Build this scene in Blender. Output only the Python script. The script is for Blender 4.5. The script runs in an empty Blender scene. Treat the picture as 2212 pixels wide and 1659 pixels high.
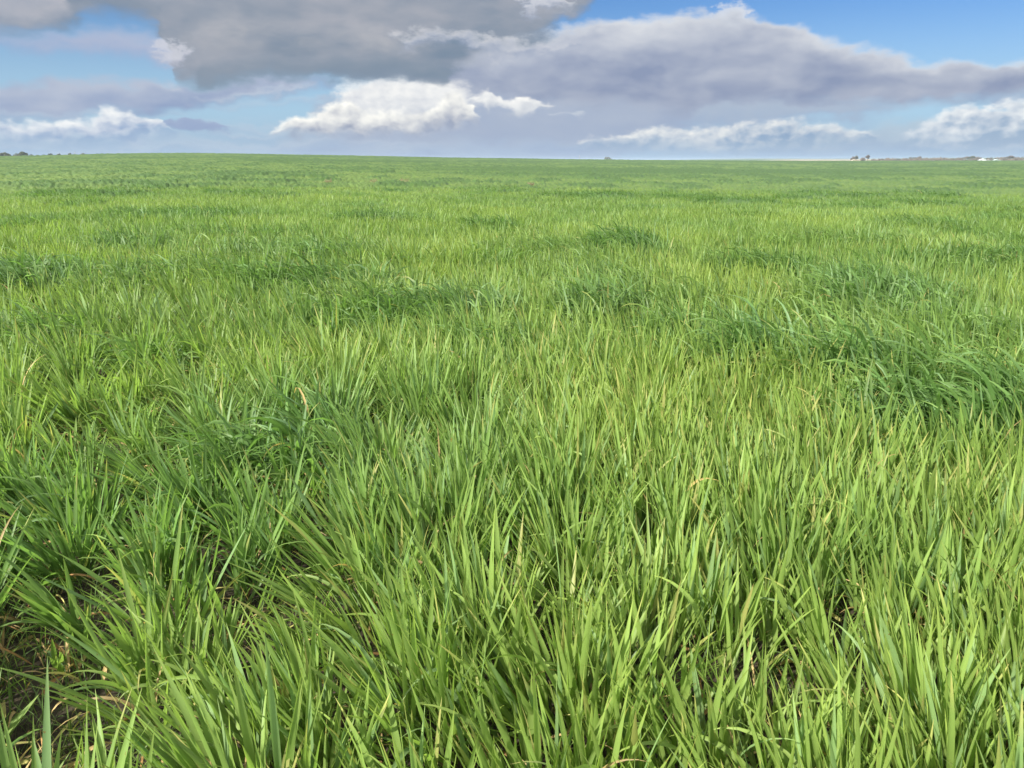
import bpy, math, random
import numpy as np
from mathutils import Vector

# ------------------------------------------------------------------ camera, sun, sky, exposure
scene = bpy.context.scene
COL = scene.collection
EYE = 1.5
PITCH = 16.0
cam_d = bpy.data.cameras.new('camera')
cam = bpy.data.objects.new('camera', cam_d)
COL.objects.link(cam)
cam.location = (0, 0, EYE)
cam.rotation_euler = (math.radians(90 - PITCH), 0, 0)
cam_d.sensor_width = 36
cam_d.lens = 27.4
cam_d.clip_start = 0.05
cam_d.clip_end = 60000
scene.camera = cam

EXPO = 1.87               # the photograph is exposed for the field
SUN_EL = 37.0
SUN_AZ = -128.0          # compass-like angle from the view heading, negative = to the left, behind
sa, se = math.radians(SUN_AZ), math.radians(SUN_EL)
sun_dir = Vector((math.sin(sa) * math.cos(se), math.cos(sa) * math.cos(se), math.sin(se)))
sun_d = bpy.data.lights.new('sun', 'SUN')
sun_d.energy = 3.1
sun_d.angle = math.radians(1.2)
sun_d.color = (1.0, 0.94, 0.84)
sun = bpy.data.objects.new('sun', sun_d)
COL.objects.link(sun)
sun.rotation_euler = sun_dir.to_track_quat('Z', 'Y').to_euler()
scene.view_settings.view_transform = 'Standard'
scene.view_settings.look = 'None'
scene.view_settings.exposure = EXPO
scene.view_settings.gamma = 1.0
scene.cycles.max_bounces = 6
scene.cycles.diffuse_bounces = 3
scene.cycles.transmission_bounces = 4
scene.cycles.glossy_bounces = 2
scene.cycles.volume_bounces = 0
scene.cycles.use_denoising = True

def lin(r, g, b):
    f = lambda c: (c / 255 / 12.92) if c / 255 <= 0.04045 else ((c / 255 + 0.055) / 1.055) ** 2.4
    return (f(r), f(g), f(b))

# direction of a measured point of the photograph (2212 x 1659 scale) as azimuth and elevation in degrees
FPX = 27.4 / 36 * 2212
def azel(x, y):
    u, v = (x - 1106) / FPX, -(y - 829.5) / FPX
    p = math.radians(PITCH)
    fy, fz = math.cos(p) + v * math.sin(p), -math.sin(p) + v * math.cos(p)
    return math.degrees(math.atan2(u, fy)), math.degrees(math.atan2(fz, math.hypot(u, fy)))

world = bpy.data.worlds.new('World')
scene.world = world
world.use_nodes = True
world.cycles.sampling_method = 'NONE'
NT = world.node_tree
NT.nodes.clear()

class G:
    """tiny helper round a node tree"""
    def __init__(s, nt): s.nt = nt
    def n(s, t, **kw):
        nd = s.nt.nodes.new(t)
        for k, v in kw.items(): setattr(nd, k, v)
        return nd
    def put(s, sock, v):
        if isinstance(v, bpy.types.NodeSocket): s.nt.links.new(v, sock)
        elif isinstance(v, (tuple, list)) and sock.type == 'RGBA' and len(v) == 3: sock.default_value = (*v, 1)
        else: sock.default_value = v
    def m(s, op, a, b=None, c=None, clamp=False):
        nd = s.n('ShaderNodeMath', operation=op, use_clamp=clamp)
        s.put(nd.inputs[0], a)
        if b is not None: s.put(nd.inputs[1], b)
        if c is not None: s.put(nd.inputs[2], c)
        return nd.outputs[0]
    def ss(s, x, a, b, o0=0.0, o1=1.0):
        nd = s.n('ShaderNodeMapRange', interpolation_type='SMOOTHSTEP')
        for i, v in enumerate((x, a, b, o0, o1)): s.put(nd.inputs[i], v)
        return nd.outputs[0]
    def lr(s, x, a, b, o0=0.0, o1=1.0):
        nd = s.n('ShaderNodeMapRange')
        for i, v in enumerate((x, a, b, o0, o1)): s.put(nd.inputs[i], v)
        return nd.outputs[0]
    def mix(s, f, a, b, mode='MIX'):
        nd = s.n('ShaderNodeMix', data_type='RGBA', blend_type=mode)
        s.put(nd.inputs[0], f); s.put(nd.inputs[6], a); s.put(nd.inputs[7], b)
        return nd.outputs[2]
    def xyz(s, x, y, z):
        nd = s.n('ShaderNodeCombineXYZ')
        s.put(nd.inputs[0], x); s.put(nd.inputs[1], y); s.put(nd.inputs[2], z)
        return nd.outputs[0]
    def noise(s, vec, scale, detail=4, rough=0.55, lac=2.0, dist=0.0):
        nd = s.n('ShaderNodeTexNoise')
        s.put(nd.inputs['Vector'], vec)
        nd.inputs['Scale'].default_value = scale
        nd.inputs['Detail'].default_value = detail
        nd.inputs['Roughness'].default_value = rough
        nd.inputs['Lacunarity'].default_value = lac
        nd.inputs['Distortion'].default_value = dist
        return nd
    def vadd(s, a, b):
        nd = s.n('ShaderNodeVectorMath', operation='ADD')
        s.put(nd.inputs[0], a); s.put(nd.inputs[1], b)
        return nd.outputs[0]
    def vmul(s, a, b):
        nd = s.n('ShaderNodeVectorMath', operation='MULTIPLY')
        s.put(nd.inputs[0], a); s.put(nd.inputs[1], b)
        return nd.outputs[0]
g = G(NT)
SKY_K = 0.05              # sky strength; cloud radiances are divided by it before the Background node
tc = g.n('ShaderNodeTexCoord')
sep = g.n('ShaderNodeSeparateXYZ'); NT.links.new(tc.outputs['Generated'], sep.inputs[0])
sx, sy, sz = sep.outputs
AZ = g.m('MULTIPLY', g.m('ARCTAN2', sx, sy), 180 / math.pi)
EL = g.m('MULTIPLY', g.m('ARCSINE', sz), 180 / math.pi)
sky = g.n('ShaderNodeTexSky', sky_type='NISHITA', sun_disc=False)
sky.sun_elevation = math.radians(SUN_EL)
sky.sun_rotation = math.radians(SUN_AZ)
sky.altitude = 50; sky.air_density = 1.0; sky.dust_density = 0.6; sky.ozone_density = 1.2

P0 = g.xyz(AZ, EL, 0.0)
# flattening of cloud detail towards the horizon: features are wider than tall
PS = g.xyz(g.m('MULTIPLY', AZ, 0.55), EL, 0.0)
w1 = g.noise(PS, 0.30, 3, 0.6)
w2 = g.noise(g.vadd(PS, (31.0, 17.0, 3.0)), 1.15, 6, 0.62)
w1c = g.vadd(w1.outputs['Color'], (-0.5, -0.5, -0.5))
w2c = g.vadd(w2.outputs['Color'], (-0.5, -0.5, -0.5))
def warped(a1, a2):
    v = g.vadd(P0, g.vadd(g.vmul(w1c, (a1 * 2.2, a1, 0)), g.vmul(w2c, (a2 * 1.7, a2, 0))))
    s_ = g.n('ShaderNodeSeparateXYZ'); NT.links.new(v, s_.inputs[0])
    return s_.outputs[0], s_.outputs[1]
SOFT = warped(2.6, 1.3)
PUFF = warped(0.9, 0.9)
WISP = warped(1.4, 2.3)
# relief: difference of a billow field between a point and one a little nearer the sun
PB = g.vadd(g.xyz(g.m('MULTIPLY', AZ, 0.8), g.m('MULTIPLY', EL, 1.15), 0.0), g.vmul(w2c, (0.7, 0.7, 0.0)))
def billow(vec, sc, det):
    nd = g.n('ShaderNodeTexVoronoi', feature='SMOOTH_F1', voronoi_dimensions='2D', normalize=True)
    g.put(nd.inputs['Vector'], vec)
    nd.inputs['Scale'].default_value = sc
    nd.inputs['Detail'].default_value = det
    nd.inputs['Roughness'].default_value = 0.55
    nd.inputs['Smoothness'].default_value = 0.6
    return nd.outputs['Distance']
bA = billow(PB, 0.85, 2.2)
bB = billow(g.vadd(PB, (-0.28, 0.30, 0)), 0.85, 2.2)
PUFF = (PUFF[0], g.m('MULTIPLY_ADD', g.m('SUBTRACT', bA, 0.38), 1.0, PUFF[1]))
RELIEF = g.m('SUBTRACT', bB, bA)                      # lit faces > 0
PL = g.xyz(g.m('MULTIPLY', AZ, 0.42), EL, 0.0)
nA = g.noise(g.vadd(PL, g.vmul(w1c, (1.6, 1.2, 0))), 0.30, 4, 0.47).outputs['Fac']
nB = g.noise(g.vadd(g.vadd(PL, (-0.3, 0.5, 0)), g.vmul(w1c, (1.6, 1.2, 0))), 0.30, 4, 0.47).outputs['Fac']
SOFTREL = g.m('SUBTRACT', nA, nB)
MOTTLE = g.m('SUBTRACT', nA, 0.5)
VEIL = g.noise(g.vadd(PL, g.vmul(w2c, (1.5, 0.9, 0))), 0.55, 4, 0.6).outputs['Fac']

AZ0, AZ1, EL0, EL1 = -48.0, 48.0, -6.0, 34.0
def curve(pts, az):
    nd = g.n('ShaderNodeFloatCurve')
    cm = nd.mapping; cm.use_clip = False
    c = cm.curves[0]
    q = []
    for x, y in pts:
        a, e = azel(x, y)
        q.append(((a - AZ0) / (AZ1 - AZ0), (e - EL0) / (EL1 - EL0)))
    q = sorted(q)
    while len(c.points) < len(q): c.points.new(0.5, 0.5)
    for p_, (a, b) in zip(c.points, q): p_.location = (a, min(1, max(0, b))); p_.handle_type = 'AUTO_CLAMPED'
    cm.extend = 'HORIZONTAL'; cm.update()
    g.put(nd.inputs['Value'], az)
    return g.m('MULTIPLY_ADD', nd.outputs[0], EL1 - EL0, EL0)
def cloud(base, top, bot, co, st, sb, ctop, cbot, relief=0.0, soft=0.0, mottle=0.0, alpha=1.0, gam=1.0, xl=None, xr=None, xs=1.2, veil=0.0):
    """lay one cloud over base: top and bottom edges drawn as curves over azimuth"""
    a_, e_ = co
    an = g.lr(a_, AZ0, AZ1)
    T, B = curve(top, an), curve(bot, an)
    dt = g.m('DIVIDE', g.m('SUBTRACT', T, e_), st)
    db = g.m('DIVIDE', g.m('SUBTRACT', e_, B), sb)
    d = g.ss(g.m('MINIMUM', dt, db), -0.4, 0.5)
    lo, hi = min(p[0] for p in top), max(p[0] for p in top)
    if lo > -100: d = g.m('MULTIPLY', d, g.ss(a_, azel(lo, 150)[0] - 0.2, azel(lo, 150)[0] + 0.5))
    if hi < 2230: d = g.m('MULTIPLY', d, g.ss(a_, azel(hi, 150)[0] + 0.2, azel(hi, 150)[0] - 0.5))
    if xl is not None: d = g.m('MULTIPLY', d, g.ss(a_, azel(xl, 150)[0] - xs, azel(xl, 150)[0] + xs))
    if xr is not None: d = g.m('MULTIPLY', d, g.ss(a_, azel(xr, 150)[0] + xs, azel(xr, 150)[0] - xs))
    t = g.m('DIVIDE', g.m('SUBTRACT', e_, B), g.m('MAXIMUM', g.m('SUBTRACT', T, B), 0.25), clamp=True)
    k = g.m('POWER', t, gam)
    if relief: k = g.m('ADD', k, g.m('MULTIPLY', RELIEF, relief))
    if soft: k = g.m('ADD', k, g.m('MULTIPLY', SOFTREL, soft))
    if mottle: k = g.m('ADD', k, g.m('MULTIPLY', MOTTLE, mottle))
    k = g.m('MAXIMUM', g.m('MINIMUM', k, 1.15), -0.2)
    nd = g.n('ShaderNodeMix', data_type='RGBA', clamp_factor=False)
    g.put(nd.inputs[0], k)
    sc = lambda c: tuple(v / (SKY_K * 2 ** EXPO) for v in lin(*c))
    g.put(nd.inputs[6], sc(cbot)); g.put(nd.inputs[7], sc(ctop))
    d = g.m('MULTIPLY', d, g.ss(VEIL, 0.30, 0.30 + veil)) if veil else d
    f = g.m('MULTIPLY', d, alpha) if not isinstance(alpha, float) or alpha != 1.0 else d
    return g.mix(f, base, nd.outputs[2])

skyc = sky.outputs[0]
# warm-to-cool tint of the clear sky as the photograph records it
skyc = g.mix(1.0, skyc, (0.25, 0.405, 0.63), 'MULTIPLY')
scl = lambda *c: tuple(v / (SKY_K * 2 ** EXPO) for v in lin(*c))
# hazy air low on the horizon
C = g.mix(g.m('MULTIPLY', g.ss(EL, 11.0, 2.0), 0.75), skyc, scl(180, 213, 235))
hz = g.m('MULTIPLY', g.ss(EL, 3.6, 0.3), 0.9)
C = g.mix(hz, C, scl(160, 184, 210))
# general broken cloud over the rest of the dome (sides, behind and overhead)
inv = g.m('DIVIDE', 1.0, g.m('MAXIMUM', g.m('ADD', sz, 0.06), 0.05))
PP = g.xyz(g.m('MULTIPLY', sx, inv), g.m('MULTIPLY', sy, inv), 0.0)
gn = g.noise(PP, 0.55, 6, 0.55).outputs['Fac']
gd = g.ss(gn, 0.42, 0.58)
outside = g.m('MAXIMUM', g.ss(g.m('ABSOLUTE', AZ), 38.0, 46.0), g.ss(EL, 17.0, 26.0))
gd = g.m('MULTIPLY', g.m('MULTIPLY', gd, outside), g.ss(EL, -0.5, 2.0))
LIT = tuple(2.3 * v for v in scl(255, 253, 246)); SHD = tuple(1.5 * v for v in scl(215, 220, 228))  # unseen clouds, brightened past the visible ones to add soft fill light
C = g.mix(gd, C, g.mix(g.ss(gn, 0.5, 0.75), LIT, SHD))

# rain-grey sheet behind the middle of the view
C = cloud(C, [(560, 300), (640, 262), (720, 215), (900, 180), (1100, 175), (1400, 185), (1700, 190), (1880, 236), (1960, 243)],
          [(560, 335), (640, 360), (900, 380), (1200, 380), (1330, 345), (1450, 292), (1600, 270), (1750, 262), (1880, 250), (1960, 246)],
          SOFT, 1.1, 2.2, (176, 187, 206), (158, 173, 200), soft=1.2, mottle=1.2, xl=640, xs=5.0)
# wide anvil on the right
C = cloud(C, [(700, 140), (860, 95), (960, 90), (1100, 84), (1180, 64), (1250, 48), (1400, 29), (1500, 27), (1570, 26), (1640, 44), (1700, 58), (1800, 92), (1880, 104), (1950, 116), (2080, 124), (2212, 132), (2400, 140)],
          [(700, 150), (860, 182), (960, 205), (1100, 215), (1300, 232), (1500, 236), (1650, 222), (1750, 228), (1850, 238), (1950, 236), (2080, 226), (2212, 216), (2400, 210)],
          SOFT, 0.9, 1.6, (226, 229, 233), (159, 169, 192), relief=0.0, soft=1.6, mottle=0.5, gam=4.0)
# streaks under it
C = cloud(C, [(1500, 232), (1650, 226), (1750, 232), (1850, 238), (1900, 242)], [(1500, 262), (1650, 262), (1750, 255), (1850, 250), (1900, 244)],
          SOFT, 0.5, 0.6, (176, 190, 208), (165, 182, 206), soft=1.5, alpha=0.85)
C = cloud(C, [(2040, 212), (2120, 209), (2212, 209), (2300, 209)], [(2040, 213), (2120, 216), (2212, 214), (2300, 214)],
          SOFT, 0.5, 0.5, (160, 180, 208), (155, 176, 205), alpha=0.7)
# left middle bank
C = cloud(C, [(-200, 184), (0, 180), (150, 172), (340, 176), (450, 177), (600, 176), (680, 178), (740, 184)],
          [(-200, 262), (0, 258), (150, 254), (260, 240), (400, 240), (440, 226), (520, 214), (640, 208), (690, 196), (740, 186)],
          SOFT, 0.9, 1.2, (180, 190, 210), (152, 168, 199), soft=2.6, mottle=2.0, veil=0.06)
C = cloud(C, [(330, 184), (360, 183), (410, 200), (440, 206), (520, 201), (640, 196), (700, 190)], [(330, 187), (360, 197), (410, 207), (440, 214), (520, 211), (640, 205), (700, 192)],
          SOFT, 0.9, 0.9, (226, 230, 234), (186, 197, 213), soft=2.2, relief=0.5, alpha=0.75, veil=0.2)
# low pale bands near the horizon
C = cloud(C, [(-200, 300), (300, 296), (600, 300), (900, 305), (1200, 300), (1600, 300), (2300, 292)], [(-200, 335), (300, 330), (600, 334), (900, 338), (1200, 335), (1600, 332), (2300, 330)],
          SOFT, 1.0, 1.5, (184, 201, 219), (166, 187, 214), soft=3.0, mottle=3.0, alpha=0.5)
for y_, x0_, x1_, a_ in ((226, 420, 800, .55), (246, -200, 420, .5), (262, 380, 720, .6), (278, 330, 640, .6), (306, 380, 1000, .5), (318, -200, 560, .45)):
    C = cloud(C, [(x0_, y_ + 3), (x0_ * .6 + x1_ * .4, y_ - 4), (x0_ * .3 + x1_ * .7, y_ - 3), (x1_, y_ + 2)], [(x0_, y_ + 4), (x0_ * .6 + x1_ * .4, y_ + 6), (x0_ * .3 + x1_ * .7, y_ + 7), (x1_, y_ + 3)],
              SOFT, 0.7, 0.7, (196, 208, 222), (170, 186, 210), soft=2.0, alpha=a_, veil=0.2)
# left low cumulus and its dark neighbour
C = cloud(C, [(-200, 262), (0, 264), (20, 263), (60, 272), (120, 264), (170, 262), (205, 260), (225, 243), (245, 240), (262, 246), (285, 243), (310, 252), (340, 262), (362, 284), (380, 292)],
          [(-200, 300), (0, 302), (100, 306), (200, 304), (300, 302), (362, 294), (380, 294)],
          PUFF, 0.6, 1.6, (246, 248, 248), (172, 188, 213), relief=2.2, soft=0.6, gam=1.9, mottle=1.8, veil=0.08)
C = cloud(C, [(330, 284), (350, 274), (372, 263), (395, 267), (420, 262), (450, 264), (470, 268), (486, 282)], [(330, 286), (350, 283), (400, 284), (450, 286), (486, 284)],
          PUFF, 0.25, 0.4, (160, 176, 206), (148, 166, 200), relief=0.8)
# bright cumulus in the middle
C = cloud(C, [(720, 216), (740, 190), (780, 178), (830, 172), (900, 174), (950, 176), (1000, 190), (1030, 215)],
          [(720, 240), (780, 262), (900, 262), (1000, 240), (1030, 235)],
          SOFT, 1.4, 1.8, (250, 250, 247), (208, 213, 222), relief=1.2, soft=1.6, gam=1.0)
C = cloud(C, [(560, 284), (600, 268), (640, 252), (680, 246), (712, 232), (735, 224), (760, 226), (800, 240), (850, 246), (900, 250), (925, 240), (950, 222), (968, 203), (985, 201), (1005, 214), (1020, 236), (1032, 262)],
          [(560, 288), (600, 287), (650, 292), (750, 295), (830, 291), (880, 287), (950, 281), (1005, 276), (1032, 268)],
          PUFF, 0.6, 1.0, (255, 254, 247), (178, 184, 198), relief=1.7, gam=1.1)
C = cloud(C, [(1010, 226), (1025, 206), (1045, 199), (1062, 197), (1075, 210), (1095, 220), (1120, 222), (1135, 214), (1165, 222), (1200, 230)],
          [(1010, 230), (1025, 222), (1045, 246), (1062, 235), (1085, 236), (1110, 250), (1140, 252), (1170, 243), (1200, 231)],
          PUFF, 0.4, 0.6, (250, 250, 247), (196, 203, 214), relief=1.6, gam=0.7)
C = cloud(C, [(1190, 250), (1200, 246), (1225, 248), (1250, 246), (1270, 258)], [(1190, 251), (1200, 252), (1225, 251), (1245, 255), (1270, 262)],
          SOFT, 0.25, 0.3, (205, 213, 222), (185, 195, 212), alpha=0.9)
C = cloud(C, [(1180, 304), (1350, 292), (1600, 280), (1800, 276), (1950, 276), (2100, 262), (2212, 258), (2400, 256)], [(1180, 326), (1350, 332), (1600, 334), (1800, 334), (1950, 334), (2100, 334), (2212, 334), (2400, 334)],
          SOFT, 1.0, 1.4, (184, 200, 214), (160, 180, 205), soft=1.6, mottle=1.6, alpha=0.75, xl=1260, xs=3.0)
# long low cumulus, right of the middle
C = cloud(C, [(1240, 306), (1310, 298), (1360, 289), (1420, 283), (1480, 280), (1560, 275), (1640, 266), (1700, 264), (1760, 270), (1830, 280), (1880, 294), (1920, 304)],
          [(1240, 314), (1310, 316), (1400, 320), (1500, 322), (1600, 320), (1700, 312), (1800, 306), (1880, 302), (1920, 305)],
          PUFF, 0.6, 1.5, (244, 244, 240), (166, 184, 206), relief=2.0, gam=1.7, mottle=2.6, veil=0.16)
# cumulus on the right edge
C = cloud(C, [(1950, 304), (1985, 288), (2005, 268), (2030, 256), (2055, 240), (2090, 234), (2120, 238), (2150, 226), (2190, 218), (2240, 216), (2400, 214)],
          [(1950, 306), (1985, 314), (2010, 320), (2100, 318), (2240, 314), (2400, 314)],
          PUFF, 0.65, 2.4, (236, 240, 242), (170, 188, 209), relief=2.7, gam=2.0, mottle=2.2, veil=0.10)
# clouds close overhead, upper left
C = cloud(C, [(-200, 62), (0, 62), (60, 66), (120, 66), (200, 64), (290, 70), (350, 84), (400, 100)], [(-200, 76), (0, 78), (60, 92), (120, 104), (200, 124), (260, 122), (320, 134), (370, 140), (400, 130)],
          SOFT, 1.4, 1.6, (182, 190, 212), (165, 178, 208), soft=2.0, mottle=1.0, alpha=0.9)
C = cloud(C, [(-400, -700), (0, -700), (400, -700), (900, -700), (1180, -500), (1240, -120), (1300, -40), (1330, -10)],
          [(-400, 66), (0, 52), (80, 54), (140, 48), (185, 24), (240, 22), (300, 44), (330, 66), (345, 110), (352, 160), (420, 172), (600, 175), (760, 172), (850, 172), (930, 180), (955, 165), (990, 140), (1080, 118), (1140, 96), (1185, 66), (1225, 32), (1262, 4), (1330, -80)],
          SOFT, 1.5, 1.5, (196, 193, 198), (134, 148, 166), soft=1.2, mottle=1.2, gam=0.8)
# paler folds in the overhead cloud
C = cloud(C, [(380, 70), (460, 40), (560, 34), (650, 52), (720, 64), (800, 60), (860, 74), (930, 90)], [(380, 84), (460, 92), (560, 96), (650, 100), (720, 104), (800, 110), (860, 112), (930, 100)],
          SOFT, 2.2, 2.6, (196, 195, 198), (170, 173, 180), soft=2.2, mottle=2.0, alpha=0.6, veil=0.3)
C = cloud(C, [(-300, -60), (0, -60), (60, -50), (130, -40), (170, -10)], [(-300, 30), (0, 32), (60, 36), (130, 26), (170, 0)],
          SOFT, 1.2, 1.6, (206, 202, 206), (176, 180, 192), soft=2.0, mottle=2.0, alpha=0.75)
C = cloud(C, [(420, 128), (560, 122), (720, 126), (850, 120), (930, 132), (960, 150)], [(420, 176), (560, 182), (720, 180), (850, 178), (930, 184), (960, 170)],
          SOFT, 1.6, 0.8, (138, 152, 168), (128, 144, 162), soft=1.0, alpha=0.7)
# bright torn edges in front of them
C = cloud(C, [(320, 112), (345, 95), (365, 102), (385, 92), (400, 100)], [(320, 116), (345, 128), (362, 142), (385, 118), (400, 104)],
          WISP, 0.7, 1.0, (216, 218, 226), (186, 190, 206), relief=0.6, alpha=0.85)
C = cloud(C, [(860, 74), (880, 66), (930, 64), (990, 70), (1040, 78), (1080, 92), (1140, 96), (1200, 96), (1260, 90)],
          [(860, 84), (880, 94), (930, 88), (990, 98), (1040, 126), (1080, 132), (1140, 124), (1200, 108), (1260, 92)],
          WISP, 0.9, 1.3, (220, 221, 226), (172, 181, 200), relief=1.4, soft=1.0, mottle=1.4, alpha=0.8)
C = cloud(C, [(1110, -30), (1140, -20), (1190, -20), (1222, -10), (1236, 6)], [(1110, -10), (1140, 26), (1160, 30), (1190, 12), (1222, 8), (1236, 10)],
          WISP, 0.6, 1.0, (232, 232, 234), (182, 190, 208), relief=1.0, alpha=0.85)
C = cloud(C, [(1525, 34), (1545, 16), (1575, 10), (1600, 20), (1625, 40)], [(1525, 40), (1545, 46), (1575, 52), (1600, 48), (1625, 46)],
          WISP, 0.6, 0.9, (228, 231, 238), (200, 208, 220), relief=0.5, alpha=0.75)
below = g.ss(EL, -0.2, -1.5)
C = g.mix(below, C, scl(120, 135, 120))
bg = g.n('ShaderNodeBackground')
g.put(bg.inputs[0], C); bg.inputs[1].default_value = SKY_K
wo = g.n('ShaderNodeOutputWorld'); NT.links.new(bg.outputs[0], wo.inputs[0])
# ------------------------------------------------------------------ materials
rng = np.random.default_rng(11)
def mat(name):
    m = bpy.data.materials.new(name); m.use_nodes = True
    m.node_tree.nodes.clear()
    return m, G(m.node_tree)
def finish(gg, shader):
    o = gg.n('ShaderNodeOutputMaterial'); gg.nt.links.new(shader, o.inputs[0])
def simple_mat(name, col, rough=0.8, var=0.25, scale=2.0, metal=0.0):
    m, gg = mat(name)
    t = gg.n('ShaderNodeTexCoord')
    nz = gg.noise(t.outputs['Object'], scale, 4).outputs['Fac']
    c = gg.mix(nz, tuple(v * (1 - var) for v in col), tuple(min(1, v * (1 + var)) for v in col))
    p = gg.n('ShaderNodeBsdfPrincipled')
    gg.put(p.inputs['Base Color'], c); p.inputs['Roughness'].default_value = rough; p.inputs['Metallic'].default_value = metal
    finish(gg, p.outputs[0])
    return m
def leaf_mat(name, attr='leaf_colour', transl=0.5, specks=False, rough=0.5, spec=0.35):
    m, gg = mat(name)
    a = gg.n('ShaderNodeAttribute', attribute_name=attr)
    c = a.outputs['Color']
    if specks:
        t = gg.n('ShaderNodeTexCoord')
        nz = gg.noise(t.outputs['Object'], 75.0, 2, 0.5).outputs['Fac']
        c = gg.mix(gg.m('MULTIPLY', gg.ss(nz, 0.715, 0.75), 0.75), c, (0.22, 0.12, 0.03))
        n2 = gg.noise(t.outputs['Object'], 14.0, 2, 0.5).outputs['Fac']
        c = gg.mix(gg.lr(n2, 0.3, 0.7, 0.0, 0.35), c, gg.mix(1.0, c, (0.72, 0.82, 0.85), 'MULTIPLY'))
    p = gg.n('ShaderNodeBsdfPrincipled')
    gg.put(p.inputs['Base Color'], c)
    p.inputs['Roughness'].default_value = rough
    p.inputs['Specular IOR Level'].default_value = spec
    tr = gg.n('ShaderNodeBsdfTranslucent')
    gg.put(tr.inputs[0], gg.mix(1.0, c, (1.2, 1.3, 0.75), 'MULTIPLY'))
    mx = gg.n('ShaderNodeMixShader'); mx.inputs[0].default_value = transl
    gg.nt.links.new(p.outputs[0], mx.inputs[1]); gg.nt.links.new(tr.outputs[0], mx.inputs[2])
    finish(gg, mx.outputs[0])
    return m

# ------------------------------------------------------------------ helpers
def mesh_obj(name, verts, faces, material, parent=None, cols=None, smooth=True, attr='leaf_colour'):
    """verts (n,3) array, faces (m,4) or (m,3) array -> one mesh object"""
    me = bpy.data.meshes.new(name)
    verts = np.asarray(verts, dtype=np.float32); faces = np.asarray(faces, dtype=np.int32)
    k = faces.shape[1]
    me.vertices.add(len(verts)); me.vertices.foreach_set('co', verts.ravel())
    me.loops.add(faces.size); me.loops.foreach_set('vertex_index', faces.ravel())
    me.polygons.add(len(faces))
    me.polygons.foreach_set('loop_start', np.arange(0, faces.size, k, dtype=np.int32))
    me.polygons.foreach_set('loop_total', np.full(len(faces), k, dtype=np.int32))
    if smooth: me.polygons.foreach_set('use_smooth', np.ones(len(faces), dtype=bool))
    if cols is not None:
        ca = me.color_attributes.new(attr, 'FLOAT_COLOR', 'POINT')
        c4 = np.ones((len(verts), 4), dtype=np.float32); c4[:, :3] = cols
        ca.data.foreach_set('color', c4.ravel())
    me.update(calc_edges=True)
    me.materials.append(material)
    o = bpy.data.objects.new(name, me); COL.objects.link(o)
    if parent: o.parent = parent
    return o
def tag(o, label=None, cat=None, group=None, kind=None):
    if label: o['label'] = label
    if cat: o['category'] = cat
    if group: o['group'] = group
    if kind: o['kind'] = kind
    return o
def empty(name, loc, label, cat, group=None, rz=0.0):
    o = bpy.data.objects.new(name, None); COL.objects.link(o)
    o.location = loc; o.rotation_euler = (0, 0, rz); o.empty_display_size = 0.3
    return tag(o, label, cat, group)

# value noise in numpy
_LAT = np.random.default_rng(5).random((256, 256))
def vnoise(x, y):
    xi, yi = np.floor(x).astype(int), np.floor(y).astype(int)
    fx, fy = x - xi, y - yi
    fx, fy = fx * fx * (3 - 2 * fx), fy * fy * (3 - 2 * fy)
    L = _LAT
    a = L[xi & 255, yi & 255]; b = L[(xi + 1) & 255, yi & 255]
    c = L[xi & 255, (yi + 1) & 255]; d = L[(xi + 1) & 255, (yi + 1) & 255]
    return (a * (1 - fx) + b * fx) * (1 - fy) + (c * (1 - fx) + d * fx) * fy
def fbm(x, y, oct=4, rough=0.5):
    s, a, t = 0, 1.0, 0
    for i in range(oct):
        s = s + a * vnoise(x * 2 ** i + 17.3 * i, y * 2 ** i + 9.1 * i); t += a; a *= rough
    return s / t
def sstep(x, a, b):
    t = np.clip((x - a) / (b - a), 0, 1)
    return t * t * (3 - 2 * t)

# ------------------------------------------------------------------ the lie of the land
crest_pts = [(-200, 339), (0, 337.6), (110, 335.4), (200, 333), (300, 331.2), (450, 331), (600, 333), (800, 337), (1000, 340.3), (1200, 343.2), (1372, 345.2), (1640, 347), (1900, 347), (2212, 346.6), (2400, 346.6)]
_ca = np.array([azel(*p)[0] for p in crest_pts]); _ce = np.array([azel(*p)[1] for p in crest_pts])
_aa = np.linspace(-180, 180, 1441)
_ee = np.interp(_aa, _ca, _ce)
_k = np.ones(9) / 9; _ee = np.convolve(np.pad(_ee, 4, mode='edge'), _k, mode='valid')
ridge_pts = [(-200, 352), (1300, 352), (1400, 346), (1525, 343.3), (1620, 342.2), (1780, 342.6), (1900, 342.2), (2000, 340.9), (2212, 340.0), (2500, 340)]
_ra = np.array([azel(*p)[0] for p in ridge_pts]); _re = np.array([azel(*p)[1] for p in ridge_pts])
CANOPY = 0.36
def crest_R(az): return np.interp(az, [-60, -25, 0, 40], [250, 270, 330, 420])
def ground_z(x, y):
    r = np.hypot(x, y); az = np.degrees(np.arctan2(x, y))
    e = np.interp(az, _aa, _ee); R = crest_R(az)
    zc = EYE + R * np.tan(np.radians(e)) - CANOPY
    t = r / R
    z1 = zc * np.clip(t, 0, 1) ** 1.25
    zf = -5.0
    z2 = zf + (zc - zf) * np.exp(-((t - 1) / 0.9) ** 2)
    z = np.where(t <= 1, z1, z2)
    er = np.interp(az, _ra, _re)
    zr = EYE + 5200 * np.tan(np.radians(er))
    z = z + np.where(t > 1, (zr - zf) * np.clip((r - 700) / 4500, 0, 1) ** 0.6, 0)
    z = z + 0.05 * (fbm(x * 0.35, y * 0.35, 3) - 0.5) * sstep(r, 3, 12) + 0.35 * (fbm(x * .02, y * .02, 3) - 0.5) * sstep(r, 30, 120) * sstep(r, 420, 250)
    return z + 0.03 * (fbm(x * 3.1, y * 3.1, 3) - 0.5)
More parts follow.
